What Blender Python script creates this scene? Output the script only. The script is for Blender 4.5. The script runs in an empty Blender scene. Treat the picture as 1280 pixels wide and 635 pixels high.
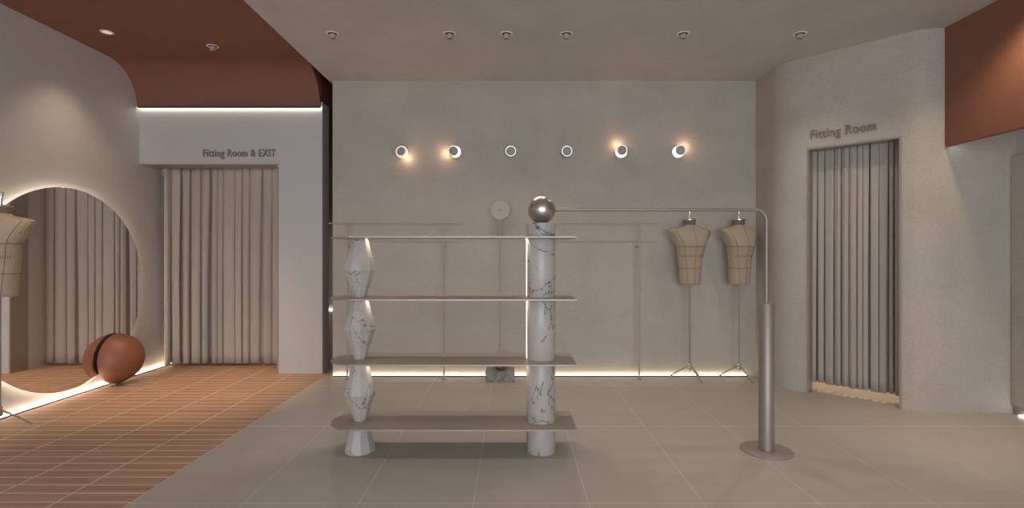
import bpy, bmesh, math, random
from mathutils import Vector, Matrix
random.seed(7)
PI = math.pi
S = bpy.context.scene
C = S.collection

# ------------------------------------------------------------------ materials
def srgb(r, g, b):
    f = lambda c: (c/255/12.92) if c/255 <= 0.04045 else ((c/255+0.055)/1.055)**2.4
    return (f(r), f(g), f(b), 1)

def new_mat(name):
    m = bpy.data.materials.new(name); m.use_nodes = True
    nt = m.node_tree
    return m, nt, nt.nodes['Principled BSDF']

def N(nt, t, **kw):
    n = nt.nodes.new(t)
    for k, v in kw.items():
        if k in n.inputs: n.inputs[k].default_value = v
        else: setattr(n, k, v)
    return n

def L(nt, a, b): nt.links.new(a, b)

def math_n(nt, op, a, b=None, c=None):
    n = nt.nodes.new('ShaderNodeMath'); n.operation = op
    for i, v in enumerate((a, b, c)):
        if v is None: continue
        if isinstance(v, (int, float)): n.inputs[i].default_value = v
        else: nt.links.new(v, n.inputs[i])
    return n.outputs[0]

def mix_col(nt, fac, a, b, blend='MIX'):
    n = nt.nodes.new('ShaderNodeMix'); n.data_type = 'RGBA'; n.blend_type = blend
    for sock, v in ((n.inputs[0], fac), (n.inputs[6], a), (n.inputs[7], b)):
        if isinstance(v, (int, float, tuple)): sock.default_value = v
        else: nt.links.new(v, sock)
    return n.outputs[2]

def mul(c, k): return (c[0]*k, c[1]*k, c[2]*k, 1)

def plaster(name, col, var=0.14, rough=0.75, bump=0.06, scale=2.2, speckle=0.12):
    m, nt, p = new_mat(name)
    geo = N(nt, 'ShaderNodeNewGeometry')
    n1 = N(nt, 'ShaderNodeTexNoise', Scale=scale, Detail=6.0, Roughness=0.6); L(nt, geo.outputs['Position'], n1.inputs['Vector'])
    n2 = N(nt, 'ShaderNodeTexNoise', Scale=85.0, Detail=3.0, Roughness=0.7); L(nt, geo.outputs['Position'], n2.inputs['Vector'])
    r1 = N(nt, 'ShaderNodeMapRange'); r1.inputs['From Min'].default_value = .3; r1.inputs['From Max'].default_value = .7
    L(nt, n1.outputs['Fac'], r1.inputs['Value'])
    c1 = mix_col(nt, r1.outputs[0], mul(col, 1-var/2), mul(col, 1+var/2))
    r2 = N(nt, 'ShaderNodeMapRange'); r2.inputs['From Min'].default_value = .3; r2.inputs['From Max'].default_value = .7
    r2.inputs['To Min'].default_value = 1-speckle; r2.inputs['To Max'].default_value = 1+speckle
    L(nt, n2.outputs['Fac'], r2.inputs['Value'])
    vm = N(nt, 'ShaderNodeVectorMath'); vm.operation = 'SCALE'
    L(nt, c1, vm.inputs[0]); L(nt, r2.outputs[0], vm.inputs['Scale'])
    L(nt, vm.outputs[0], p.inputs['Base Color'])
    p.inputs['Roughness'].default_value = rough
    b = N(nt, 'ShaderNodeBump', Strength=bump, Distance=0.01); L(nt, n2.outputs['Fac'], b.inputs['Height']); L(nt, b.outputs[0], p.inputs['Normal'])
    return m

def simple(name, col, rough=0.5, metal=0.0, spec=None, bumpscale=None, bump=.1):
    m, nt, p = new_mat(name)
    geo = N(nt, 'ShaderNodeNewGeometry')
    n = N(nt, 'ShaderNodeTexNoise', Scale=bumpscale or 40.0, Detail=3.0); L(nt, geo.outputs['Position'], n.inputs['Vector'])
    c = mix_col(nt, n.outputs['Fac'], mul(col, .93), mul(col, 1.07))
    L(nt, c, p.inputs['Base Color'])
    p.inputs['Roughness'].default_value = rough; p.inputs['Metallic'].default_value = metal
    if spec is not None: p.inputs['Specular IOR Level'].default_value = spec
    if bumpscale:
        b = N(nt, 'ShaderNodeBump', Strength=bump, Distance=0.005); L(nt, n.outputs['Fac'], b.inputs['Height']); L(nt, b.outputs[0], p.inputs['Normal'])
    return m

def emit(name, col, strength):
    m, nt, p = new_mat(name)
    p.inputs['Base Color'].default_value = col
    p.inputs['Emission Color'].default_value = col
    p.inputs['Emission Strength'].default_value = strength
    return m

def marble(name, col, vein, scale=3.2, width=0.012, seed=0.0):
    m, nt, p = new_mat(name)
    tc = N(nt, 'ShaderNodeNewGeometry')
    mp = N(nt, 'ShaderNodeMapping'); mp.inputs['Location'].default_value = (seed, seed*1.7, seed*.6); mp.inputs['Rotation'].default_value = (.5, .4, .3)
    L(nt, tc.outputs['Position'], mp.inputs['Vector'])
    def veins(sc, w, dist):
        n = N(nt, 'ShaderNodeTexNoise', Scale=sc, Detail=5.0, Roughness=0.55, Distortion=dist); L(nt, mp.outputs[0], n.inputs['Vector'])
        d = math_n(nt, 'ABSOLUTE', math_n(nt, 'SUBTRACT', n.outputs['Fac'], 0.5))
        r = N(nt, 'ShaderNodeMapRange'); r.inputs['From Min'].default_value = 0; r.inputs['From Max'].default_value = w
        r.inputs['To Min'].default_value = 1; r.inputs['To Max'].default_value = 0; L(nt, d, r.inputs['Value'])
        return r.outputs[0]
    v1 = veins(scale, width, .6)
    v2 = veins(scale*2.1, width*.9, .9)
    mk = N(nt, 'ShaderNodeTexNoise', Scale=scale*1.2, Detail=1.0); L(nt, tc.outputs['Position'], mk.inputs['Vector'])
    mr = N(nt, 'ShaderNodeMapRange'); mr.inputs['From Min'].default_value = .45; mr.inputs['From Max'].default_value = .6; L(nt, mk.outputs['Fac'], mr.inputs['Value'])
    a = math_n(nt, 'MULTIPLY', v2, mr.outputs[0])
    tot = math_n(nt, 'MULTIPLY', math_n(nt, 'MAXIMUM', math_n(nt, 'MULTIPLY', v1, 0.95), math_n(nt, 'MULTIPLY', a, .35)), .92)
    cl = N(nt, 'ShaderNodeTexNoise', Scale=6.0, Detail=4.0); L(nt, mp.outputs[0], cl.inputs['Vector'])
    base = mix_col(nt, cl.outputs['Fac'], mul(col, .88), mul(col, 1.1))
    L(nt, mix_col(nt, tot, base, vein), p.inputs['Base Color'])
    p.inputs['Roughness'].default_value = .32
    return m

def brushed(name, col, rough=.34, metal=1.0):
    m, nt, p = new_mat(name)
    tc = N(nt, 'ShaderNodeTexCoord')
    mp = N(nt, 'ShaderNodeMapping'); mp.inputs['Scale'].default_value = (60, 60, 1.5); L(nt, tc.outputs['Object'], mp.inputs['Vector'])
    n = N(nt, 'ShaderNodeTexNoise', Scale=4.0, Detail=3.0); L(nt, mp.outputs[0], n.inputs['Vector'])
    L(nt, mix_col(nt, n.outputs['Fac'], mul(col, .88), mul(col, 1.1)), p.inputs['Base Color'])
    L(nt, math_n(nt, 'MULTIPLY_ADD', n.outputs['Fac'], .12, rough-.06), p.inputs['Roughness'])
    p.inputs['Metallic'].default_value = metal
    return m

def grid_line(nt, coord, origin, step, halfw):
    # 1 on a joint, 0 elsewhere
    a = math_n(nt, 'DIVIDE', math_n(nt, 'SUBTRACT', coord, origin), step)
    f = math_n(nt, 'ABSOLUTE', math_n(nt, 'SUBTRACT', math_n(nt, 'FRACT', math_n(nt, 'ADD', a, 100.5)), .5))
    return math_n(nt, 'LESS_THAN', f, halfw/step), math_n(nt, 'FLOOR', math_n(nt, 'ADD', a, 100.0))

def tile_floor():
    m, nt, p = new_mat('grey_stone_tile')
    geo = N(nt, 'ShaderNodeNewGeometry')
    sx = N(nt, 'ShaderNodeSeparateXYZ'); L(nt, geo.outputs['Position'], sx.inputs[0])
    gx, _ = grid_line(nt, sx.outputs['X'], -.2, .6, .0018)
    gy, _ = grid_line(nt, sx.outputs['Y'], 3.866, 1.195, .0032)
    g = math_n(nt, 'MAXIMUM', gx, gy)
    mp = N(nt, 'ShaderNodeMapping'); mp.inputs['Scale'].default_value = (1, 2.5, 1); L(nt, geo.outputs['Position'], mp.inputs['Vector'])
    n1 = N(nt, 'ShaderNodeTexNoise', Scale=2.5, Detail=6.0, Roughness=.62, Distortion=.4); L(nt, mp.outputs[0], n1.inputs['Vector'])
    n2 = N(nt, 'ShaderNodeTexNoise', Scale=120.0, Detail=2.0); L(nt, geo.outputs['Position'], n2.inputs['Vector'])
    col = srgb(178, 171, 162)
    c = mix_col(nt, n1.outputs['Fac'], mul(col, .86), mul(col, 1.12))
    c = mix_col(nt, math_n(nt, 'MULTIPLY', n2.outputs['Fac'], .25), c, mul(col, .7))
    c = mix_col(nt, math_n(nt, 'MULTIPLY', g, .65), c, srgb(222, 218, 210))
    L(nt, c, p.inputs['Base Color'])
    p.inputs['Roughness'].default_value = .42
    p.inputs['Specular IOR Level'].default_value = .35
    b = N(nt, 'ShaderNodeBump', Strength=.05, Distance=.01); L(nt, n2.outputs['Fac'], b.inputs['Height']); L(nt, b.outputs[0], p.inputs['Normal'])
    return m

def wood_floor():
    m, nt, p = new_mat('narrow_wood_boards')
    geo = N(nt, 'ShaderNodeNewGeometry')
    sx = N(nt, 'ShaderNodeSeparateXYZ'); L(nt, geo.outputs['Position'], sx.inputs[0])
    gx, ix = grid_line(nt, sx.outputs['X'], -1.992, .3965, .0038)
    gy, iy = grid_line(nt, sx.outputs['Y'], 2.682, .1002, .0046)
    g = math_n(nt, 'MAXIMUM', gx, gy)
    cb = N(nt, 'ShaderNodeCombineXYZ'); L(nt, ix, cb.inputs[0]); L(nt, iy, cb.inputs[1])
    wn = N(nt, 'ShaderNodeTexWhiteNoise'); wn.noise_dimensions = '2D'; L(nt, cb.outputs[0], wn.inputs['Vector'])
    # streaks running along X, shifted per board
    sh = N(nt, 'ShaderNodeVectorMath'); sh.operation = 'SCALE'; L(nt, wn.outputs['Color'], sh.inputs[0]); sh.inputs['Scale'].default_value = 3.0
    ad = N(nt, 'ShaderNodeVectorMath'); ad.operation = 'ADD'; L(nt, geo.outputs['Position'], ad.inputs[0]); L(nt, sh.outputs[0], ad.inputs[1])
    mp = N(nt, 'ShaderNodeMapping'); mp.inputs['Scale'].default_value = (.9, 34, 1); L(nt, ad.outputs[0], mp.inputs['Vector'])
    n1 = N(nt, 'ShaderNodeTexNoise', Scale=1.3, Detail=5.0, Roughness=.6); L(nt, mp.outputs[0], n1.inputs['Vector'])
    mp2 = N(nt, 'ShaderNodeMapping'); mp2.inputs['Scale'].default_value = (1.2, 9, 1); L(nt, geo.outputs['Position'], mp2.inputs['Vector'])
    n3 = N(nt, 'ShaderNodeTexNoise', Scale=1.5, Detail=3.0); L(nt, mp2.outputs[0], n3.inputs['Vector'])
    r = N(nt, 'ShaderNodeMapRange'); r.inputs['From Min'].default_value = .22; r.inputs['From Max'].default_value = .74; L(nt, n1.outputs['Fac'], r.inputs['Value'])
    c = mix_col(nt, r.outputs[0], WOOD_D, WOOD_L)
    c = mix_col(nt, math_n(nt, 'MULTIPLY', wn.outputs['Value'], .30), c, WOOD_G)
    c = mix_col(nt, math_n(nt, 'MULTIPLY', n3.outputs['Fac'], .5), c, WOOD_R)
    c = mix_col(nt, math_n(nt, 'MULTIPLY', g, .9), c, srgb(222, 214, 198))
    L(nt, c, p.inputs['Base Color'])
    p.inputs['Roughness'].default_value = .5
    p.inputs['Specular IOR Level'].default_value = .3
    b = N(nt, 'ShaderNodeBump', Strength=.12, Distance=.003); b.invert = True; L(nt, g, b.inputs['Height']); L(nt, b.outputs[0], p.inputs['Normal'])
    return m

WOOD_D = srgb(128, 84, 62); WOOD_L = srgb(206, 170, 146); WOOD_G = srgb(160, 144, 130); WOOD_R = srgb(160, 118, 94)

def fabric(name, col, scale=900.0, var=.10):
    m, nt, p = new_mat(name)
    geo = N(nt, 'ShaderNodeNewGeometry')
    n = N(nt, 'ShaderNodeTexNoise', Scale=scale, Detail=2.0); L(nt, geo.outputs['Position'], n.inputs['Vector'])
    n2 = N(nt, 'ShaderNodeTexNoise', Scale=9.0, Detail=5.0); L(nt, geo.outputs['Position'], n2.inputs['Vector'])
    c = mix_col(nt, n.outputs['Fac'], mul(col, 1-var), mul(col, 1+var))
    c = mix_col(nt, math_n(nt, 'MULTIPLY', n2.outputs['Fac'], .3), c, mul(col, 1-var))
    L(nt, c, p.inputs['Base Color']); p.inputs['Roughness'].default_value = .9
    p.inputs['Sheen Weight'].default_value = .15
    return m

M = {}
M['plaster'] = plaster('beige_grey_plaster', srgb(180, 172, 161), bump=.08)
M['ceiling'] = plaster('grey_plaster_ceiling', srgb(192, 190, 185), bump=.05, speckle=.06)
M['white'] = plaster('smooth_off_white_plaster', srgb(200, 196, 192), var=.04, bump=.03, speckle=.03, rough=.6)
M['brown'] = plaster('terracotta_brown_plaster', srgb(134, 90, 73), var=.05, bump=.10, speckle=.06, rough=.7)
M['brown_soffit'] = M['brown']
M['tile'] = tile_floor(); M['wood'] = wood_floor()
M['curtain'] = fabric('taupe_curtain_cloth', srgb(190, 179, 168), 400)
M['curtain2'] = fabric('grey_taupe_curtain_cloth', srgb(176, 167, 159), 400)
M['linen'] = fabric('natural_linen', srgb(172, 156, 135), 500, .14)
M['seam'] = simple('dark_seam_thread', srgb(104, 88, 70), .9)
M['marble'] = marble('white_marble_dark_veins', srgb(192, 184, 178), srgb(40, 38, 40), 3.0, .009, 5.3)
M['marble_g'] = marble('grey_marble', srgb(150, 144, 140), srgb(80, 78, 78), 9, .03, 4.0)
M['steel'] = brushed('brushed_warm_steel', srgb(164, 153, 144), .5, .7)
M['steel_dark'] = brushed('satin_grey_steel', srgb(160, 152, 145), .5, .5)
M['shelf'] = brushed('satin_metal_sheet', srgb(176, 166, 156), .45, .6)
M['ball'] = simple('satin_steel_ball', srgb(205, 197, 190), .33, 1.0)
M['rackmetal'] = simple('thin_satin_rod', srgb(178, 165, 152), .5, .4)
M['disc'] = simple('wall_toned_disc', srgb(178, 169, 158), .7)
M['chrome'] = simple('polished_chrome', srgb(215, 210, 205), .15, 1.0)
M['frame'] = simple('thin_grey_metal_frame', srgb(172, 163, 154), .4, .6)
M['black'] = simple('matt_black', srgb(12, 11, 11), .8)
M['dark'] = simple('dark_profile', srgb(52, 46, 42), .7)
M['letter'] = simple('taupe_letter_face', srgb(136, 124, 114), .5, .0)
M['leather'] = simple('rust_brown_leather', srgb(142, 92, 70), .45, 0, .45, 300, .15)
M['white_ring'] = simple('white_enamel', srgb(238, 234, 230), .35)
M['grey_disc'] = simple('grey_enamel', srgb(170, 160, 152), .5)
M['mirror'] = simple('mirror_silver', (0.93, .93, .93, 1), 0.0, 1.0)
M['mirror'].node_tree.nodes['Principled BSDF'].inputs['Roughness'].default_value = .004
M['led'] = emit('warm_white_led', (1, .80, .58, 1), 14)
M['led_back'] = emit('warm_led_back_wall', (1, .82, .60, 1), 15)
M['led_cool'] = emit('neutral_white_led', (1, .90, .78, 1), 4.5)
M['led_halo'] = emit('mirror_halo_led', (1, .84, .66, 1), 12)
M['led_white'] = emit('white_led', (1, .96, .92, 1), 6)
M['led_shelf'] = emit('shelf_led', (1, .84, .62, 1), 14)
M['led_column'] = emit('column_led', (1, .86, .68, 1), 1.7)
M['led_soft'] = emit('soft_white_led', (1, .96, .92, 1), 5)
M['ring_added_glow'] = emit('white_ring_added_glow', (1, .97, .93, 1), .55)  # emission added so the white rings look bright, on unlit lamps too
M['lamp_glow'] = emit('amber_lamp', (1, .66, .40, 1), 9)
M['lamp_dim'] = emit('lit_downlight', (1, .72, .45, 1), .5)

m, nt, p = new_mat('clear_window_glass')
nt.nodes.remove(p)
gl = N(nt, 'ShaderNodeBsdfGlossy', Roughness=0.01); tr = N(nt, 'ShaderNodeBsdfTransparent'); mx = N(nt, 'ShaderNodeMixShader')
fr = N(nt, 'ShaderNodeFresnel', IOR=1.25)
L(nt, fr.outputs[0], mx.inputs[0]); L(nt, tr.outputs[0], mx.inputs[1]); L(nt, gl.outputs[0], mx.inputs[2])
L(nt, mx.outputs[0], nt.nodes['Material Output'].inputs[0])
M['glass'] = m

# ------------------------------------------------------------------ mesh helpers
def box(bm, x0, x1, y0, y1, z0, z1):
    vs = [bm.verts.new((x, y, z)) for z in (z0, z1) for x, y in ((x0, y0), (x1, y0), (x1, y1), (x0, y1))]
    for f in ((3, 2, 1, 0), (4, 5, 6, 7), (0, 1, 5, 4), (1, 2, 6, 5), (2, 3, 7, 6), (3, 0, 4, 7)):
        bm.faces.new([vs[i] for i in f])

def prism(bm, pts, z0, z1):
    """closed outline in plan, extruded in z"""
    a = [bm.verts.new((x, y, z0)) for x, y in pts]; b = [bm.verts.new((x, y, z1)) for x, y in pts]
    n = len(pts)
    for i in range(n):
        j = (i+1) % n
        bm.faces.new((a[i], a[j], b[j], b[i]))
    bm.faces.new(a[::-1]); bm.faces.new(b)

def wall_path(bm, pts, t, z0, z1):
    """open path in plan, thickness t to its left"""
    n = len(pts); off = []
    for i, p in enumerate(pts):
        a = Vector(pts[max(i-1, 0)]); b = Vector(pts[min(i+1, n-1)])
        d = (b-a).normalized(); nrm = Vector((-d.y, d.x))
        off.append((p[0]+nrm.x*t, p[1]+nrm.y*t))
    rows = [[bm.verts.new((q[0], q[1], z)) for q in P] for P, z in ((pts, z0), (pts, z1), (off, z1), (off, z0))]
    for i in range(n-1):
        for r in range(4):
            A, B = rows[r], rows[(r+1) % 4]
            bm.faces.new((A[i], A[i+1], B[i+1], B[i]))
    bm.faces.new([rows[r][0] for r in range(4)]); bm.faces.new([rows[3-r][-1] for r in range(4)])

def lathe(bm, prof, n=32, cx=0, cy=0, rot=0.0, cap=True, sx=1, sy=1):
    """profile [(r,z)] turned about z"""
    rings = []
    for r, z in prof:
        if r < 1e-6: rings.append([bm.verts.new((cx, cy, z))])
        else: rings.append([bm.verts.new((cx+sx*r*math.cos(rot+2*PI*k/n), cy+sy*r*math.sin(rot+2*PI*k/n), z)) for k in range(n)])
    for A, B in zip(rings, rings[1:]):
        for k in range(n):
            j = (k+1) % n
            if len(A) == 1 and len(B) == 1: continue
            if len(A) == 1: bm.faces.new((A[0], B[j], B[k]))
            elif len(B) == 1: bm.faces.new((A[k], A[j], B[0]))
            else: bm.faces.new((A[k], A[j], B[j], B[k]))
    if cap:
        if len(rings[0]) > 1: bm.faces.new(rings[0][::-1])
        if len(rings[-1]) > 1: bm.faces.new(rings[-1])

def tube(bm, pts, r, n=12, closed=False):
    """round tube along 3-D points; r number or list"""
    P = [Vector(p) for p in pts]; m = len(P)
    rings = []; up = None
    for i in range(m):
        if closed: d = P[(i+1) % m]-P[i-1]
        else: d = P[min(i+1, m-1)]-P[max(i-1, 0)]
        d.normalize()
        if up is None:
            up = Vector((0, 0, 1)) if abs(d.z) < .9 else Vector((1, 0, 0))
        u = up-d*up.dot(d); u.normalize(); v = d.cross(u); up = u
        rr = r[i] if isinstance(r, (list, tuple)) else r
        rings.append([bm.verts.new(P[i]+(u*math.cos(2*PI*k/n)+v*math.sin(2*PI*k/n))*rr) for k in range(n)])
    rng = range(m) if closed else range(m-1)
    for i in rng:
        A, B = rings[i], rings[(i+1) % m]
        for k in range(n):
            j = (k+1) % n; bm.faces.new((A[k], A[j], B[j], B[k]))
    if not closed:
        bm.faces.new(rings[0][::-1]); bm.faces.new(rings[-1])

def xform(bm, mat): bmesh.ops.transform(bm, matrix=mat, verts=bm.verts)

def obj(name, bm, mat, parent=None, smooth=35, bevel=None, loc=None):
    bmesh.ops.recalc_face_normals(bm, faces=bm.faces)
    me = bpy.data.meshes.new(name); bm.to_mesh(me); bm.free()
    o = bpy.data.objects.new(name, me); C.objects.link(o)
    me.materials.append(mat)
    if smooth:
        for pl in me.polygons: pl.use_smooth = True
        me.set_sharp_from_angle(angle=math.radians(smooth))
    if parent: o.parent = parent
    if loc: o.location = loc
    if bevel:
        md = o.modifiers.new('bevel', 'BEVEL'); md.width = bevel; md.segments = 2; md.limit_method = 'ANGLE'; md.angle_limit = math.radians(40)
    return o

def thing(name, label, cat, loc=(0, 0, 0), rotz=0, group=None):
    o = bpy.data.objects.new(name, None); C.objects.link(o)
    o.location = loc; o.rotation_euler = (0, 0, rotz); o.empty_display_size = .1
    o['label'] = label; o['category'] = cat
    if group: o['group'] = group
    return o

def tag(o, label, cat, group=None):
    o['label'] = label; o['category'] = cat
    if group: o['group'] = group
    return o

def struct(name, bm, mat, **kw):
    o = obj(name, bm, mat, **kw); o['kind'] = 'structure'; return o

def dup(root, loc, rotz=None, label=None):
    r = root.copy(); C.objects.link(r); r.location = loc
    if rotz is not None: r.rotation_euler = (0, 0, rotz)
    if label: r['label'] = label
    for ch in list(root.children):
        c = ch.copy(); C.objects.link(c); c.parent = r
        for g in list(ch.children):
            d = g.copy(); C.objects.link(d); d.parent = c
    return r

NB = bmesh.new
# ------------------------------------------------------------------ key sizes (metres; camera at the origin, looking along +Y, eye 1.3)
HZ = 3.146        # grey ceiling
HB = 3.284        # brown ceiling
XL = -4.05        # left wall
YB = 5.46         # back wall
YF = 5.565        # fitting-room wall front face
XB = -1.992       # border between boards and tiles
OPZ = 2.278       # head of both openings
YN = -5.0         # shop front behind the camera

# ------------------------------------------------------------------ floor
b = NB(); box(b, XB, 6.0, YN, 6.6, -.12, 0); struct('floor', b, M['tile'])
b = NB(); box(b, -5.6, XB, YN, 12.2, -.12, 0); struct('floor', b, M['wood'])
b = NB(); box(b, XB, .5, 6.6, 12.2, -.12, 0); struct('floor', b, M['wood'])

# ------------------------------------------------------------------ ceilings
XC = -1.953
b = NB(); box(b, XC, 6.0, YN, 6.6, HZ, HZ+.35); struct('ceiling', b, M['ceiling'])
# brown ceiling with its quarter-round drop towards the fitting-room wall
XE = -2.075
b = NB()
prof = [(YN, HB+.1), (YN, HB), (5.12, HB)]
for k in range(1, 17):
    a = PI/2*k/16
    prof.append((5.12+.41*math.sin(a), 2.893+.391*math.cos(a)))
prof += [(5.60, 2.893), (5.60, HB+.1)]
def prof_x(bm, prof, x0, x1):
    A = [bm.verts.new((x0, y, z)) for y, z in prof]; B = [bm.verts.new((x1, y, z)) for y, z in prof]
    n = len(prof)
    for i in range(n):
        j = (i+1) % n; bm.faces.new((A[i], A[j], B[j], B[i]))
    bm.faces.new(A[::-1]); bm.faces.new(B)
prof_x(b, prof, XL-.12, XE)
struct('ceiling', b, M['brown'])
b = NB(); box(b, XE, XC, YN, 12.2, HB, HB+.1); box(b, -5.6, XE, 5.6, 12.2, HB, HB+.1); box(b, XC, .5, 6.6, 12.2, HB, HB+.1)
struct('ceiling', b, M['brown'])
# brown side panel running back through the passage beside the drop
b = NB(); box(b, -2.42, XE-.02, 5.62, 9.0, 2.62, HB); struct('trim_1', b, M['brown'])

# ------------------------------------------------------------------ walls
b = NB(); box(b, XC+.04, 2.68, YB, YB+.1, 0, HZ); struct('wall_back', b, M['plaster'])
b = NB(); box(b, XL-.12, XL, YN, 7.0, 0, HB); struct('wall_left', b, M['white'])
# fitting-room wall: head over the opening and the pier right of it
XO = -2.548; XP = -2.062
b = NB()
prism(b, [(XL, YF), (XP, YF), (XP, YF+.2), (XL, YF+.2)], OPZ, 2.95)
box(b, XO, XP, YF, YF+.2, 0, OPZ); box(b, XO, XO+.1, YF+.2, YF+.45, 0, OPZ)
struct('wall_corner', b, M['white'], smooth=None)
# cubicle behind it, and the far room seen through the passage
b = NB(); box(b, XL, -2.5, 6.62, 6.7, 0, HB); box(b, -2.5, -2.44, YF+.2, 6.7, 0, HB); struct('wall_cubicle', b, M['white'])
b = NB(); box(b, -5.6, .5, 11.7, 11.8, 0, HB); struct('wall_far', b, M['white'])
b = NB(); box(b, -5.7, -5.6, 6.7, 11.8, 0, HB); box(b, -5.6, XL-.12, 6.9, 7.0, 0, HB); struct('wall_far_left', b, M['white'])
b = NB(); box(b, XC+.04, XC+.1, YB+.1, 11.7, 0, HB); struct('wall_passage', b, M['brown'])

# curved wall on the right
def arc_pts(p0, p1, p2, n):      # quadratic curve with control p1
    out = []
    for k in range(n+1):
        t = k/n
        out.append(((1-t)**2*p0[0]+2*t*(1-t)*p1[0]+t*t*p2[0], (1-t)**2*p0[1]+2*t*(1-t)*p1[1]+t*t*p2[1]))
    return out
JL = (2.78, 4.795); JR = (3.258, 4.300)
dx, dy = JR[0]-JL[0], JR[1]-JL[1]; dl = math.hypot(dx, dy); ux, uy = dx/dl, dy/dl
nx, ny = -uy, ux                 # (.72,.69) away from the camera
pA = [(2.60, 5.52)] + arc_pts((2.60, 5.13), (2.60, 4.981), (2.70, 4.878), 14) + [JL]
pC = [JR] + arc_pts((3.30, 4.257), (3.375, 4.178), (3.56, 4.178), 14) + [(4.12, 4.178)]
b = NB()
wall_path(b, pA, .09, 0, HZ); wall_path(b, [JL, JR], .09, OPZ, HZ); wall_path(b, pC, .09, 0, HZ)
struct('wall_right', b, M['plaster'], smooth=30)
b = NB(); box(b, 2.6, 4.8, 6.4, 6.5, 0, HZ); box(b, 4.7, 4.8, 4.27, 6.4, 0, HZ); box(b, 2.62, 2.7, 5.56, 6.4, 0, HZ); struct('wall_cubicle', b, M['plaster'])
# alcove at the right edge: upper wall, proud lower panel, metal base
b = NB(); box(b, 4.12, 4.2, -1.0, 4.178, 0, HZ); struct('wall_alcove', b, M['white'])
b = NB(); box(b, 4.066, 4.12, -1.0, 4.176, .072, 2.098); tag(obj('wall_panel', b, M['plaster'], bevel=.004), 'tall beige plaster panel inside the alcove at the right edge', 'panel')
b = NB(); box(b, 4.085, 4.12, -1.0, 4.176, 0, .072); struct('baseboard_right', b, M['steel_dark'])
b = NB(); box(b, 4.2, 4.3, YN, -1.0, 0, HZ); struct('wall_right', b, M['plaster'])
# brown bulkhead
b = NB(); box(b, 3.53, 3.575, -1.0, 4.176, 2.175, HZ); box(b, 3.575, 4.12, -1.0, 4.176, 2.5, 2.56)
struct('trim_2', b, M['brown'], bevel=.003)

# shop front behind the camera: piers, head, sill and a big glazed opening, unseen, added to admit frontal fill
b = NB(); box(b, XL, -3.4, YN-.12, YN, 0, HB); box(b, 3.6, 4.2, YN-.12, YN, 0, HB); box(b, -3.4, 3.6, YN-.12, YN, 2.9, HB)
struct('wall_front', b, M['plaster'])
b = NB(); box(b, -3.4, 3.6, YN-.08, YN-.07, 0.05, 2.9); g = struct('assumed_window_1', b, M['glass'])
b = NB()
for x in (-3.4, -1.07, 1.25, 3.56): box(b, x, x+.05, YN-.11, YN-.03, 0, 2.9)
box(b, -3.4, 3.6, YN-.11, YN-.03, 0, .05); box(b, -3.4, 3.6, YN-.11, YN-.03, 2.85, 2.9)
obj('window_frame', b, M['dark'], g)

# thin metal frames of the two openings
b = NB(); box(b, XL, XO+.010, YF-.008, YF+.2, OPZ-.012, OPZ-.0005); box(b, XO-.005, XO+.010, YF-.008, YF-.0005, 0, OPZ-.012); box(b, XO-.005, XO-.0005, YF-.0005, YF+.2, 0, OPZ-.012)
struct('door_1', b, M['frame'])
def on_wall(t, off, z=0): return (JL[0]+ux*t+nx*off, JL[1]+uy*t+ny*off, z)
b = NB()
def seg(bm, t0, t1, o0, o1, z0, z1):
    prism(bm, [on_wall(t0, o0)[:2], on_wall(t1, o0)[:2], on_wall(t1, o1)[:2], on_wall(t0, o1)[:2]], z0, z1)
seg(b, -.010, .005, -.008, -.0008, 0, OPZ+.010); seg(b, .0008, .005, -.0008, .09, 0, OPZ-.004)
seg(b, dl-.005, dl+.010, -.008, -.0008, 0, OPZ+.010); seg(b, dl-.005, dl-.0008, -.0008, .09, 0, OPZ-.004)
seg(b, .005, dl-.005, -.008, -.0008, OPZ-.006, OPZ+.010); seg(b, .0008, dl-.0008, -.0008, .09, OPZ-.006, OPZ-.0008)
struct('door_2', b, M['frame'], smooth=None)

# ------------------------------------------------------------------ light strips
def strip(name, label, boxes, mat, lips=()):
    t = thing(name, label, 'light strip')
    b = NB()
    for q in boxes: box(b, *q)
    obj('light_line', b, mat, t, smooth=None)
    if lips:
        b = NB()
        for q in lips: box(b, *q)
        obj('profile', b, M['dark'], t, smooth=None)
    return t
strip('led_strip', 'warm white light line along the foot of the grey back wall', [(XC+.05, 2.50, YB-.022, YB-.003, .004, .010)], M['led_back'],
      [(XC+.05, 2.50, YB-.028, YB-.022, .0, .012)])
strip('led_strip', 'bright light line along the foot of the mirror wall beside the boards', [(XL+.003, XL+.026, .5, 6.08, .004, .014)], M['led'],
      [(XL+.026, XL+.032, .5, 6.08, .0, .010)])
strip('led_strip', 'white light line under the brown drop above the fitting room and exit lettering', [(XL+.01, XE+.01, 5.535, 5.552, 2.873, 2.8928)], M['led_cool'],
      [(XL+.01, XE+.01, 5.525, 5.535, 2.876, 2.893)])
strip('led_strip', 'short white light line at the alcove base, right edge of the picture', [(4.055, 4.08, -1.0, 4.10, .004, .012)], M['led_white'])
strip('led_strip', 'hidden light line behind the lower edge of the brown bulkhead', [(3.582, 3.60, -.9, 4.15, 2.19, 2.20)], M['led_soft'])
strip('led_strip', 'tiny light glimpsed through the narrow passage left of the back wall', [(-5.3, XC, 11.66, 11.69, .02, .04)], M['led_soft'])

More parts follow.
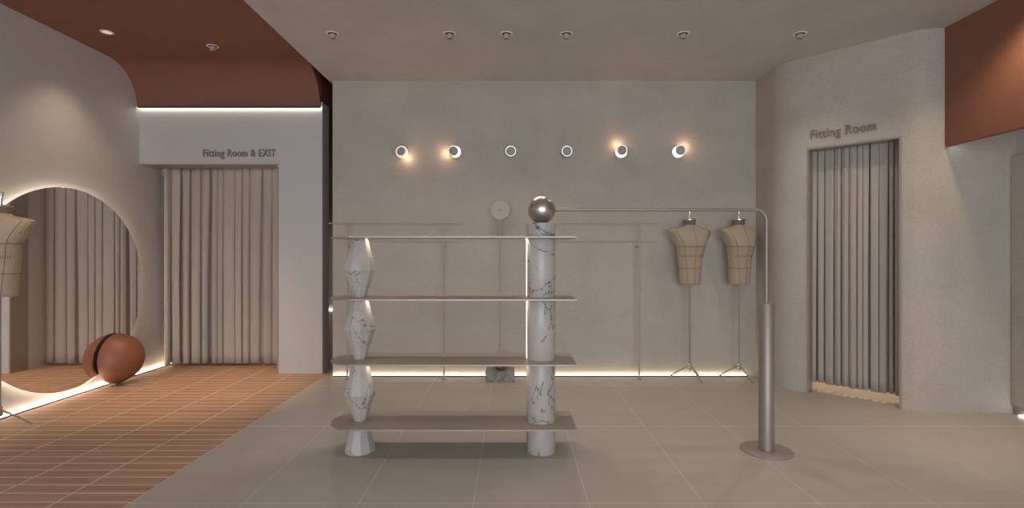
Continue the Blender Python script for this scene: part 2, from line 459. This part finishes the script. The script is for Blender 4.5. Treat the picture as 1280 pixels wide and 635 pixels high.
# ------------------------------------------------------------------ lettering
def letters(name, text, width, cap, mat, label):
    cu = bpy.data.curves.new('t', 'FONT'); cu.body = text; cu.size = 1; cu.extrude = .06; cu.space_character = 1.08; cu.resolution_u = 4
    cu.offset = .002
    o = bpy.data.objects.new('t', cu); C.objects.link(o)
    bpy.context.view_layer.update()
    dg = bpy.context.evaluated_depsgraph_get()
    me = bpy.data.meshes.new_from_object(o.evaluated_get(dg))
    bpy.data.objects.remove(o)
    xs = [v.co.x for v in me.vertices]; x0, x1 = min(xs), max(xs)
    zs = [v.co.y for v in me.vertices]
    hh = max(zs)
    for v in me.vertices:
        v.co = Vector(((v.co.x-x0)/(x1-x0)*width, v.co.z*.12, v.co.y/hh*cap))
    n = bpy.data.objects.new(name, me); C.objects.link(n); me.materials.clear(); me.materials.append(mat)
    tag(n, label, 'sign')
    return n
s = letters('wall_lettering', 'Fitting Room & EXIT', .783, .080, M['letter'], 'raised grey lettering reading Fitting Room & EXIT above the wide left curtain')
s.location = (-3.350, YF-.007, 2.357)
s = letters('wall_lettering', 'Fitting Room', .505, .080, M['letter'], 'raised grey lettering reading Fitting Room on the angled right wall')
q = on_wall(.018, -.007, 2.372); s.location = q; s.rotation_euler = (0, 0, math.atan2(uy, ux))

# ------------------------------------------------------------------ curtains
def curtain_mesh(path, z0, z1, nf, amp, rnd, header=False, shift=0):
    """path: function s(0..1)->(point, tangent, normal); pleats get looser towards the hem"""
    b = NB(); nz = 22; ns = nf*22
    ph = []; acc = 0
    ws = [rnd.uniform(.62, 1.45) for _ in range(nf)]; tot = sum(ws); ws = [w/tot for w in ws]
    am = [rnd.uniform(.65, 1.15) for _ in range(nf)]; lean = [rnd.uniform(-.16, .16) for _ in range(nf)]; gw = [rnd.choice((.13, .17, .24, .40)) for _ in range(nf)]
    edges = [0]
    for w in ws: edges.append(edges[-1]+w)
    rows = []
    for iz in range(nz+1):
        v = iz/nz; z = z1+(z0-z1)*v
        row = []
        for i in range(ns+1):
            fi = min(int(i/22), nf-1); u = i/22-fi
            s = edges[fi]+ws[fi]*u
            a = am[fi]*(1-u)+am[min(fi+1, nf-1)]*u
            g = gw[fi]*(.55+.45*min(1, v*1.6)); f = 1-g      # share of the pleat taken by the deep fold
            grow = .45+.55*min(1, v*2.4)
            if u < f:
                k = u/f; off = amp*a*.45*(math.sin(PI*k)**.7)*grow+amp*.1*math.sin(2*PI*k+fi)*a; lat = 0
            else:
                k = (u-f)/g; off = -amp*a*2.0*math.sin(PI*k)*(.8+.2*grow); lat = -.5*g*ws[fi]*math.sin(2*PI*k)
            lat += lean[fi]*ws[fi]*(v**1.2)*math.sin(PI*min(u, 1))
            p, t, n = path(min(max(s+lat, 0), 1))
            row.append(b.verts.new((p[0]+n[0]*off, p[1]+n[1]*off, z+(.004*math.sin(fi*2.1) if iz == nz else 0))))
        rows.append(row)
    for A, B in zip(rows, rows[1:]):
        for i in range(ns): b.faces.new((A[i], A[i+1], B[i+1], B[i]))
    return b

def header_mesh(path, z0, z1, off):
    b = NB(); A = []; B = []
    for i in range(61):
        p, t, n = path(i/60); o = off+.006*math.cos(i*1.3)
        A.append(b.verts.new((p[0]+n[0]*o, p[1]+n[1]*o, z0))); B.append(b.verts.new((p[0]+n[0]*o, p[1]+n[1]*o, z1)))
    for i in range(60): b.faces.new((A[i], A[i+1], B[i+1], B[i]))
    return b

def solid(o, t=.003):
    md = o.modifiers.new('cloth', 'SOLIDIFY'); md.thickness = t; md.offset = 0
# left: hangs ~0.4 m behind the wall face and turns forward along the left wall
lp = [(-3.975, 5.85), (-3.93, 5.93), (-3.82, 5.97), (-3.7, 5.97), (-2.55, 5.97)]
lens = [0]
for a, c in zip(lp, lp[1:]): lens.append(lens[-1]+math.dist(a, c))
def lpath(s):
    d = s*lens[-1]
    for i in range(len(lp)-1):
        if d <= lens[i+1] or i == len(lp)-2:
            t = (d-lens[i])/(lens[i+1]-lens[i]); a, c = lp[i], lp[i+1]
            k = math.dist(a, c); tx, ty = (c[0]-a[0])/k, (c[1]-a[1])/k
            return (a[0]+(c[0]-a[0])*t, a[1]+(c[1]-a[1])*t), (tx, ty), (ty, -tx)   # normal to the camera side
r = random.Random(3)
t = thing('curtain', 'wide taupe floor-length curtain closing the left fitting room and exit opening', 'curtain', (-3.3, 5.97, 0))
def rel(o, t):
    for v in o.data.vertices: v.co -= t.location
    return o
o = rel(obj('drape', curtain_mesh(lpath, .030, 2.36, 14, .050, r), M['curtain'], t, smooth=80), t); solid(o)
o = rel(obj('header_tape', header_mesh(lpath, 2.20, 2.36, -.05), M['curtain'], t, smooth=80), t); solid(o)
b = NB(); tube(b, [(-3.95, 5.99, 2.37), (-2.54, 5.99, 2.37)], .012); rel(obj('track', b, M['frame'], t), t)

def rpath(s):
    p = on_wall(-.02+s*(dl+.05), .15)
    return (p[0], p[1]), (ux, uy), (-nx, -ny)
r = random.Random(11)
t = thing('curtain', 'narrow grey pleated curtain under the angled right wall lettering', 'curtain', on_wall(dl/2, .15))
o = rel(obj('drape', curtain_mesh(rpath, .078, 2.36, 13, .036, r), M['curtain2'], t, smooth=80), t); solid(o)
o = rel(obj('header_tape', header_mesh(rpath, 2.20, 2.36, -.035), M['curtain2'], t, smooth=80), t); solid(o)
b = NB(); tube(b, [on_wall(-.03, .17, 2.37), on_wall(dl+.05, .17, 2.37)], .012); rel(obj('track', b, M['frame'], t), t)

# ------------------------------------------------------------------ round mirror
XM = -4.0; MC = (XM, 4.63, .985); MR = .912
t = thing('round_mirror', 'large round frameless backlit mirror on the left wall', 'mirror', (XM-.02, MC[1], MC[2]))
b = NB(); lathe(b, [(MR-.004, 0), (MR, .003), (MR, .007), (MR-.004, .010)], 128); xform(b, Matrix.Rotation(PI/2, 4, 'Y') @ Matrix.Identity(4))
obj('mirror_glass', b, M['mirror'], t, loc=(.010, 0, 0), smooth=20)
b = NB(); lathe(b, [(MR+.001, 0), (MR+.001, .009), (MR-.002, .009), (MR-.002, 0)], 128, cap=False); xform(b, Matrix.Rotation(PI/2, 4, 'Y'))
obj('rim', b, M['white_ring'], t, loc=(.0085, 0, 0))
b = NB(); lathe(b, [(0, 0), (MR-.07, 0), (MR-.07, .026), (0, .026)], 96); xform(b, Matrix.Rotation(PI/2, 4, 'Y'))
obj('back_box', b, M['white_ring'], t, loc=(-.018, 0, 0))
b = NB()
R0 = MR-.080
A = []
for rr, x in ((R0, -.016), (R0+.012, -.016), (R0+.012, .004), (R0, .004)):
    A.append([b.verts.new((x, rr*math.cos(2*PI*k/96), rr*math.sin(2*PI*k/96))) for k in range(96)])
for i in range(4):
    for k in range(96): b.faces.new((A[i][k], A[i][(k+1) % 96], A[(i+1) % 4][(k+1) % 96], A[(i+1) % 4][k]))
obj('halo_light', b, M['led_halo'], t)

# ------------------------------------------------------------------ leather ball seat against the mirror
t = thing('ball_seat', 'rust-brown half-round ball seat resting on the boards against the mirror', 'seat', (XM+.26, 5.156, 0))
R = .25
b = NB()
# sphere about the mirror plane, cut just short of it; axis along X
prof = []
x_cut = .022
a0 = math.asin(x_cut/R)
for k in range(33):
    a = a0+(PI/2-a0)*k/32
    prof.append((R*math.cos(a) if k < 32 else 0, R*math.sin(a)))
prof = [(prof[0][0]-.012, x_cut-.001)]+prof
lathe(b, prof, 72); xform(b, Matrix.Rotation(PI/2, 4, 'Y'))
obj('cushion', b, M['leather'], t, smooth=40, loc=(-.26, 0, R+.001))
b = NB(); lathe(b, [(R-.02, .003), (R-.02, x_cut)], 64); xform(b, Matrix.Rotation(PI/2, 4, 'Y'))
obj('gap_shade_disc', b, M['black'], t, loc=(-.26, 0, R+.001))  # black disc paints in the dark gap between seat and mirror

# ------------------------------------------------------------------ display shelf
SX, SY = -.39, 3.385
t = thing('display_shelf', 'four-tier metal display shelf held by a faceted marble totem and a round marble column', 'shelf', (SX, SY, 0))
zs = [(.194, .204), (.600, .610), (1.008, 1.018), (1.401, 1.411)]
def shelf_outline():
    pts = [(.405-SX, -.195), (.405-SX, .195)]
    cx = -.992-SX
    for k in range(33):
        a = PI/2+PI*k/32; pts.append((cx+.195*math.cos(a), .195*math.sin(a)))
    return pts
TX, CX = -1.004-SX, .191-SX
for i, (z0, z1) in enumerate(zs):
    b = NB(); prism(b, shelf_outline(), z0, z1)
    sh = obj('shelf_board', b, M['shelf'], t, bevel=.0015)
    if i:
        for xa, xb in ((TX+.060, TX+.16), (CX-.20, CX-.098)):
            b = NB(); box(b, xa, xb, -.030, .008, z0-.008, z0); obj('light_line', b, M['led_shelf'], sh, smooth=None)
        b = NB(); box(b, TX+.058, CX-.10, -.036, -.031, z0-.010, z0); obj('light_profile', b, M['steel_dark'], sh, smooth=None)
        zb = zs[i-1][1]
        if i == 1: continue
        b = NB(); tube(b, [(CX-.0955, -.022, zb+.004), (CX-.0955, -.022, z0-.012), (CX-.112, -.022, z0-.004)], .0022, 8); lc = obj('light_line', b, M['led_column'], sh)
for (z0, r0, z1, r1) in ((0, .103, .194, .056),):
    b = NB(); lathe(b, [(r0-.004, 0), (r0, .006), (r1, z1)], 10, TX, 0, 0); o = obj('totem_block', b, M['marble'], t, smooth=20)
for z0, zm, z1 in ((.204, .386, .600), (.610, .805, 1.008), (1.018, 1.197, 1.401)):
    b = NB(); lathe(b, [(.040, z0), (.103, zm), (.051, z1)], 10, TX, 0, 0); obj('totem_block', b, M['marble'], t, smooth=20)
lv = [0, .194, .204, .600, .610, 1.008, 1.018, 1.401, 1.411, 1.502]
for i in range(0, 10, 2):
    b = NB(); lathe(b, [(.094, lv[i]), (.095, lv[i]+.002), (.095, lv[i+1]-.002), (.094, lv[i+1])], 64, CX, 0); obj('column_drum', b, M['marble'], t)

# ------------------------------------------------------------------ clothes rail with ball
BX = .196; BZ = 1.502+.090
t = thing('clothes_rail', 'steel clothes rail bending down into a thick post, its ball end on the marble column', 'clothes rail', (1.682, SY, 0))
ox = BX-1.682
b = NB()
prof = []
for k in range(41):
    a = -PI/2+PI*k/40
    prof.append((max(.0915*math.cos(a), 0) if 0 < k < 40 else 0, .0915*math.sin(a)))
lathe(b, prof, 64)
obj('ball', b, M['ball'], t, loc=(ox, 0, BZ), smooth=60)
zr = 1.593; rr = .0115; X1 = 0.0; rad = .075
pts = [(ox+.085, 0, zr)]+[(X1-rad+rad*math.sin(PI/2*k/12), 0, zr-rad+rad*math.cos(PI/2*k/12)) for k in range(13)]+[(X1, 0, .96)]
b = NB(); tube(b, pts, rr, 16); obj('rail', b, M['steel'], t, smooth=60)
b = NB(); lathe(b, [(.045, .008), (.048, .010), (.048, .972), (.046, .975), (.012, .975)], 48); obj('post', b, M['steel'], t, smooth=40)
b = NB(); lathe(b, [(.161, 0), (.162, .002), (.162, .006), (.159, .008)], 72); obj('base_plate', b, M['steel_dark'], t)

# ------------------------------------------------------------------ slim garment racks by the back wall
def rack(x0, x1, px, label):
    yy = 5.32; cx = (x0+x1)/2
    t = thing('garment_rack', label, 'clothes rail', (cx, yy, 0), group='slim garment racks along the back wall')
    b = NB(); tube(b, [(x0-cx, 0, 1.62), (x1-cx, 0, 1.62)], .006, 10); obj('top_bar', b, M['rackmetal'], t)
    for x in px:
        b = NB(); tube(b, [(x-cx, 0, .004), (x-cx, 0, 1.616)], .0085, 12); obj('post', b, M['rackmetal'], t)
        b = NB(); lathe(b, [(.026, 0), (.026, .004), (.012, .008), (.010, .02)], 24, x-cx, 0); obj('foot', b, M['steel_dark'], t)
        b = NB(); tube(b, [(x-cx, 0, 1.378), (x-cx, YB-yy-.008, 1.378)], .005, 8)
        tube(b, [(x-cx, YB-yy-.008, 1.378), (x-cx, YB-yy-.001, 1.378)], .014, 16)
        obj('wall_bracket', b, M['steel_dark'], t)
rack(-1.905, -.515, (-1.712, -.707), 'slim steel garment rack at the back wall behind the left half of the shelf')
rack(.12, 1.53, (.316, 1.322), 'slim steel garment rack at the back wall beside the two dress forms')

# ------------------------------------------------------------------ round-topped stand on a marble block
t = thing('accessory_stand', 'slender round-topped stand on a small grey marble block at the back wall', 'stand', (-.122, 5.30, 0))
b = NB(); prism(b, [(-.148, -.12), (.148, -.12), (.148, .13), (-.148, .13)], 0, .105); obj('marble_block', b, M['marble_g'], t, bevel=.003, smooth=None)
b = NB(); prof = [(0, -.088)]+[(.088*math.cos(-PI/2+PI*k/32), .088*math.sin(-PI/2+PI*k/32)) for k in range(1, 32)]+[(0, .088)]
lathe(b, prof, 40); obj('ball', b, M['ball'], t, loc=(0, 0, .192), smooth=60)
b = NB(); tube(b, [(0, 0, .275), (0, 0, 1.665)], .008, 12); obj('pole', b, M['rackmetal'], t)
b = NB(); lathe(b, [(.098, 0), (.102, .003), (.102, .009), (.098, .012)], 48); xform(b, Matrix.Rotation(PI/2, 4, 'X'))
obj('disc', b, M['disc'], t, loc=(0, .004, 1.755))
b = NB(); lathe(b, [(.006, 0), (.006, .006)], 12); xform(b, Matrix.Rotation(PI/2, 4, 'X')); obj('centre_screw', b, M['dark'], t, loc=(0, -.008, 1.755))

# ------------------------------------------------------------------ dress forms
RING = [ # z, half width, half depth, y shift
    (.985, .100, .078, 0), (.990, .106, .084, 0), (1.08, .110, .088, 0), (1.16, .116, .091, 0), (1.235, .123, .094, -.002), (1.30, .133, .100, -.006),
    (1.36, .146, .108, -.012), (1.41, .164, .110, -.014), (1.45, .183, .106, -.010), (1.49, .205, .098, -.004), (1.515, .221, .088, 0),
    (1.537, .235, .076, .002), (1.547, .237, .066, .004), (1.555, .222, .064, .006), (1.562, .195, .064, .008), (1.572, .135, .064, .008),
    (1.580, .095, .060, .008), (1.588, .066, .056, .008), (1.600, .060, .055, .008)]
def tor(u, z):
    """surface point of the torso; u angle (0 = front centre, -Y), z height"""
    for a, c in zip(RING, RING[1:]):
        if z <= c[0] or c is RING[-1]:
            t = (z-a[0])/(c[0]-a[0]); t = min(max(t, 0), 1)
            w, d, s = (a[i]+(c[i]-a[i])*t for i in (1, 2, 3)); break
    e = .86
    sx = math.copysign(abs(math.sin(u))**e, math.sin(u)); cy = math.copysign(abs(math.cos(u))**e, math.cos(u))
    return Vector((w*sx, -d*cy+s, z))
def make_form(label, loc, rotz):
    t = thing('dress_form', label, 'dress form', loc, rotz, 'linen dress forms on tripods')
    n = 56; b = NB(); rings = []
    zz = []
    for a, c in zip(RING, RING[1:]):
        k = max(1, int((c[0]-a[0])/.02))
        zz += [a[0]+(c[0]-a[0])*i/k for i in range(k)]
    zz.append(RING[-1][0])
    for z in zz: rings.append([b.verts.new(tor(2*PI*k/n, z)) for k in range(n)])
    for A, B in zip(rings, rings[1:]):
        for k in range(n): b.faces.new((A[k], A[(k+1) % n], B[(k+1) % n], B[k]))
    b.faces.new(rings[0][::-1]); b.faces.new(rings[-1])
    to = obj('torso', b, M['linen'], t, smooth=50)
    # seams: vertical front, two princess seams, chest and waist tapes
    def seam(u, z): 
        p = tor(u, z); q = p.copy(); c = Vector((0, p.y*0, z)); dirv = (p-Vector((0, 0, z))).normalized()
        return p+dirv*.0012
    vert = [z for z in zz if z <= 1.585]
    for u0, amp in ((0, 0), (.62, .25), (-.62, .25), (PI, 0)):
        b = NB(); tube(b, [seam(u0+amp*math.copysign(1, u0)*math.sin((z-1.0)*3.2)*(1 if u0 else 0), z) for z in vert], .0016, 6); obj('seam', b, M['seam'], to)
    for z in (1.375, 1.155):
        b = NB(); tube(b, [seam(2*PI*k/n, z) for k in range(n)], .0019, 6, closed=True); obj('seam', b, M['seam'], to)
    b = NB()
    for k in range(-9, 10):
        u = k*.12; p = seam(u, 1.268); q2 = seam(u, 1.285); tube(b, [p, q2], .0018, 5)
    obj('stitch_row', b, M['seam'], to)
    # armhole plates
    for s in (-1, 1):
        b = NB(); P = []
        for k in range(20):
            a = 2*PI*k/20
            z = 1.475+.072*math.sin(a); w = next((a_[1]+(c_[1]-a_[1])*(z-a_[0])/(c_[0]-a_[0])) for a_, c_ in zip(RING, RING[1:]) if a_[0] <= z <= c_[0])
            P.append(b.verts.new((s*(w+.0015), .042*math.cos(a), z)))
        b.faces.new(P if s > 0 else P[::-1])
        o = obj('armhole_plate', b, M['linen'], t, smooth=None)
        md = o.modifiers.new('t', 'SOLIDIFY'); md.thickness = .005
    b = NB(); lathe(b, [(.060, 1.598), (.063, 1.602), (.064, 1.640), (.061, 1.645)], 40, 0, .008, sy=.94); obj('neck_band', b, M['seam2'], t)
    b = NB(); lathe(b, [(.0, 1.645), (.066, 1.645), (.069, 1.649), (.069, 1.656), (.064, 1.660), (0, 1.662)], 40, 0, .008, cap=False); obj('neck_cap', b, M['chrome'], t)
    b = NB(); tube(b, [(0, .008, 1.66), (0, .008, 1.70), (.006, .008, 1.745), (.008, .008, 1.76)], [.010, .009, .011, .013], 12)
    obj('finial', b, M['chrome'], t)
    b = NB(); tube(b, [(0, 0, .13), (0, 0, 1.0)], .0085, 12); obj('pole', b, M['steel'], t)
    b = NB(); lathe(b, [(.012, .10), (.018, .105), (.018, .165), (.012, .172), (.010, .18)], 24); obj('hub', b, M['chrome'], t)
    for a in FEET:
        x, y = a
        b = NB(); tube(b, [(x*.07, y*.07, .142), (x*.5, y*.5, .085), (x*.93, y*.93, .022), (x, y, .008)], [.008, .007, .0065, .0075], 10)
        obj('leg', b, M['steel_dark'], t)
    return t
FEET = [(-.197, .072), (.060, -.178), (.137, .106)]
M['seam2'] = fabric('dark_linen_band', srgb(118, 100, 82), 500, .1)
def leg_rot(rot):
    """feet keep their plan direction while the torso turns"""
    global FEET
    base = [(-.197, .072), (.060, -.178), (.137, .106)]; c, s_ = math.cos(-rot), math.sin(-rot)
    FEET = [(x*c-y*s_, x*s_+y*c) for x, y in base]
for (x, y, rz, lab) in ((1.840, 5.30, .25, 'linen dress form on a steel tripod by the back wall, nearer the shelf'),
                        (2.352, 5.30, .42, 'linen dress form on a steel tripod in the corner beside the right wall'),
                        (-3.785, 3.783, .08, 'linen dress form cut off by the left edge, before the round mirror')):
    leg_rot(rz)
    make_form(lab, (x, y, 0), rz)

# ------------------------------------------------------------------ round wall lamps
WL = [(502.5, -.020, -.012, True), (569, -.018, -.003, True), (638.5, 0, 0, False), (708, 0, 0, False), (776, -.005, .010, True), (847, .012, .010, True)]
WL[0] = (502.5, .010, -.010, True)
names = ['round wall spotlight throwing an amber glow down right, leftmost of the row', 'round wall spotlight throwing an amber glow to its left, second from the left',
         'unlit round wall spotlight directly above the small marble block stand', 'unlit round wall spotlight above and right of the steel ball',
         'round wall spotlight throwing an amber glow up left, second from the right', 'round wall spotlight glowing up right above the dress forms, rightmost of the row']
for (px, ax, az, lit), lab in zip(WL, names):
    x = (px-640)*YB/640; z = 2.386
    t = thing('wall_spotlight', lab, 'wall lamp', (x, YB, z), 0, 'round spotlights in a row on the back wall')
    b = NB(); lathe(b, [(.067, 0), (.067, .020), (.064, .024), (.060, .024), (.060, .008), (0, .008)], 40, cap=False); xform(b, Matrix.Rotation(PI/2, 4, 'X')); obj('base_cup', b, M['white_ring'] if lit else M['frame'], t)
    if lit:
        b = NB(); lathe(b, [(.056, .009), (.056, .014)], 32); xform(b, Matrix.Rotation(PI/2, 4, 'X')); obj('bulb', b, M['lamp_glow'], t)
    gap = .046 if lit else .028
    tilt = Matrix.Rotation(-ax*14, 4, 'Z') @ Matrix.Rotation(az*14, 4, 'X')
    off = (ax, -gap, az)
    b = NB(); lathe(b, [(.040, 0), (.055, .006), (.058, .012), (.058, .029), (0, .029)], 40); xform(b, tilt @ Matrix.Rotation(PI/2, 4, 'X'))
    hd = obj('lamp_head', b, M['dark'], t, loc=off)
    b = NB(); lathe(b, [(.0565, .026), (.0565, .031), (.046, .031), (.046, .026)], 40, cap=False); xform(b, tilt @ Matrix.Rotation(PI/2, 4, 'X')); obj('painted_glow_ring', b, M['ring_added_glow'], hd)  # white trim ring, its brightness put in as emission
    b = NB(); lathe(b, [(.040, .026), (.040, .032), (0, .032)], 40, cap=False); xform(b, tilt @ Matrix.Rotation(PI/2, 4, 'X')); obj('lens', b, M['grey_disc'], hd)
    b = NB(); tube(b, [(0, -.01, 0), (ax, -gap-.002, az)], .010, 10); obj('stem', b, M['dark'], t)
    if lit:
        ld = bpy.data.lights.new('lamp_light', 'POINT'); ld.color = (1, .62, .36); ld.energy = .55; ld.shadow_soft_size = .03
        lo = bpy.data.objects.new('lamp_light', ld); C.objects.link(lo)
        k = math.hypot(ax, az); lo.location = (x+ax/k*.085, YB-.055, z+az/k*.085)

# ------------------------------------------------------------------ ceiling downlights
def downlight(x, y, z, label, group, flush=False):
    t = thing('ceiling_downlight', label, 'downlight', (x, y, z), 0, group)
    b = NB(); lathe(b, [(.038, 0), (.038, -.004), (.050, -.005), (.053, -.003), (.053, 0)], 40, cap=False); obj('trim_ring', b, M['white_ring'], t)
    b = NB(); lathe(b, [(0, -.0005), (.039, -.0005)], 40, cap=False); obj('recess', b, M['lamp_dim'] if flush else M['black'], t)
    if not flush:
        b = NB(); lathe(b, [(.020, .0), (.026, -.004), (.026, -.036), (.023, -.040), (.020, -.040), (.020, -.030), (0, -.030)], 32, cap=False)
        xform(b, Matrix.Rotation(.12, 4, 'X')); obj('lamp_head', b, M['grey_disc'], t, loc=(0, 0, -.001))
DG = 'swivel downlights across the grey ceiling'
for px, lab in zip((415.5, 562, 633, 708, 854, 1000),
    ('swivel downlight in the grey ceiling, nearest the brown ceiling', 'swivel downlight in the grey ceiling, second from the left end of the row', 'swivel downlight in the grey ceiling, left of the close middle pair',
     'swivel downlight in the grey ceiling, right of the close middle pair', 'swivel downlight in the grey ceiling above the dress forms', 'swivel downlight in the grey ceiling nearest the angled right wall')):
    downlight((px-640)*4.29/640, 4.29, HZ, lab, DG)
downlight(-3.62, 4.576, HB, 'flush glowing downlight in the brown ceiling near the mirror wall', None, True)
downlight(-2.86, 4.89, HB, 'swivel downlight in the brown ceiling before the rounded drop', None)

# ------------------------------------------------------------------ lights
def spot(x, y, z, e, col, size=80, blend=.7, aim=None, soft=.04):
    ld = bpy.data.lights.new('spot', 'SPOT'); ld.energy = e; ld.color = col; ld.spot_size = math.radians(size); ld.spot_blend = blend; ld.shadow_soft_size = soft
    o = bpy.data.objects.new('spot_light', ld); C.objects.link(o); o.location = (x, y, z)
    if aim: o.rotation_euler = (Vector(aim)-Vector((x, y, z))).to_track_quat('-Z', 'Y').to_euler()
    return o
W = (1, .90, .79); WW = (1, .76, .52); NW = (1, .95, .90)
K = 1.0
for px in (415.5, 562, 633, 708, 854, 1000):
    x = (px-640)*4.29/640
    spot(x, 4.25, HZ-.06, 26*K, W, 110, 1.0, soft=.015)
# added spots for general light, as unseen downlight rows above and behind the camera
for y, e in ((2.25, 34), (.2, 14), (-2.2, 18)):
    for x in (-.9, .9, 2.6): spot(x, y, HZ-.06, e*K, W, 140 if y < 2 else 84, 1.0, soft=.05 if y > 2 else .1)
for y in (2.4, .4, -1.8): spot(-3.0, y, HB-.06, 16*K, NW, 150, 1.0, soft=.1)
spot(-3.62, 4.576, HB-.03, 30*K, WW, 92, .85)
spot(-2.86, 4.89, HB-.07, 250*K, (1, .68, .40), 48, 1.0, aim=(-2.98, 4.93, 0))
spot(3.26, 3.32, HZ-.05, 40*K, (1, .74, .50), 124, .7, soft=.09)
spot(-2.9, 3.1, HB-.06, 50, WW, 42, .8, aim=(-3.75, 3.78, 1.25))  # added spot without a fixture, brightens the left dress form
spot(2.95, 3.3, HZ-.06, 90, WW, 44, 1.0, aim=(3.25, 3.6, 0))  # extra unseen spot, added to strengthen the warm floor pool at right
# inside the two fitting rooms
spot(-2.8, 6.35, 2.9, 45, WW, 120, 1.0)
spot(3.75, 5.35, 2.6, 200, WW, 120, 1.0)
spot(-3.5, 9.5, HB-.1, 70, NW, 140, 1.0)

# assumed daylight: area light added outside the unseen shop front as soft frontal fill
w = bpy.data.worlds.new('World'); S.world = w; w.use_nodes = True
bg = w.node_tree.nodes['Background']; bg.inputs[0].default_value = (.80, .90, 1.0, 1); bg.inputs[1].default_value = 1.0
ld = bpy.data.lights.new('added_front_fill', 'AREA'); ld.shape = 'RECTANGLE'; ld.size = 6.6; ld.size_y = 2.6; ld.energy = 285; ld.color = (.86, .92, 1.0)
o = bpy.data.objects.new('added_front_fill', ld); C.objects.link(o); o.location = (.1, YN-.25, 1.5); o.rotation_euler = (PI/2, 0, 0)

# ------------------------------------------------------------------ camera
cam = bpy.data.cameras.new('camera'); cam.lens = 18; cam.sensor_width = 36; cam.sensor_fit = 'HORIZONTAL'; cam.clip_start = .05
co = bpy.data.objects.new('camera', cam); C.objects.link(co); co.location = (0, 0, 1.3); co.rotation_euler = (PI/2, 0, 0)
S.camera = co
S.view_settings.view_transform = 'Standard'; S.view_settings.look = 'None'; S.view_settings.gamma = 1; S.view_settings.use_curve_mapping = False
S.view_settings.exposure = 0.0
try:
    S.cycles.use_denoising = True; S.cycles.denoiser = 'OPENIMAGEDENOISE'
    S.cycles.max_bounces = 8; S.cycles.diffuse_bounces = 5; S.cycles.glossy_bounces = 5; S.cycles.transparent_max_bounces = 8
    S.cycles.sample_clamp_indirect = 6
except Exception: pass
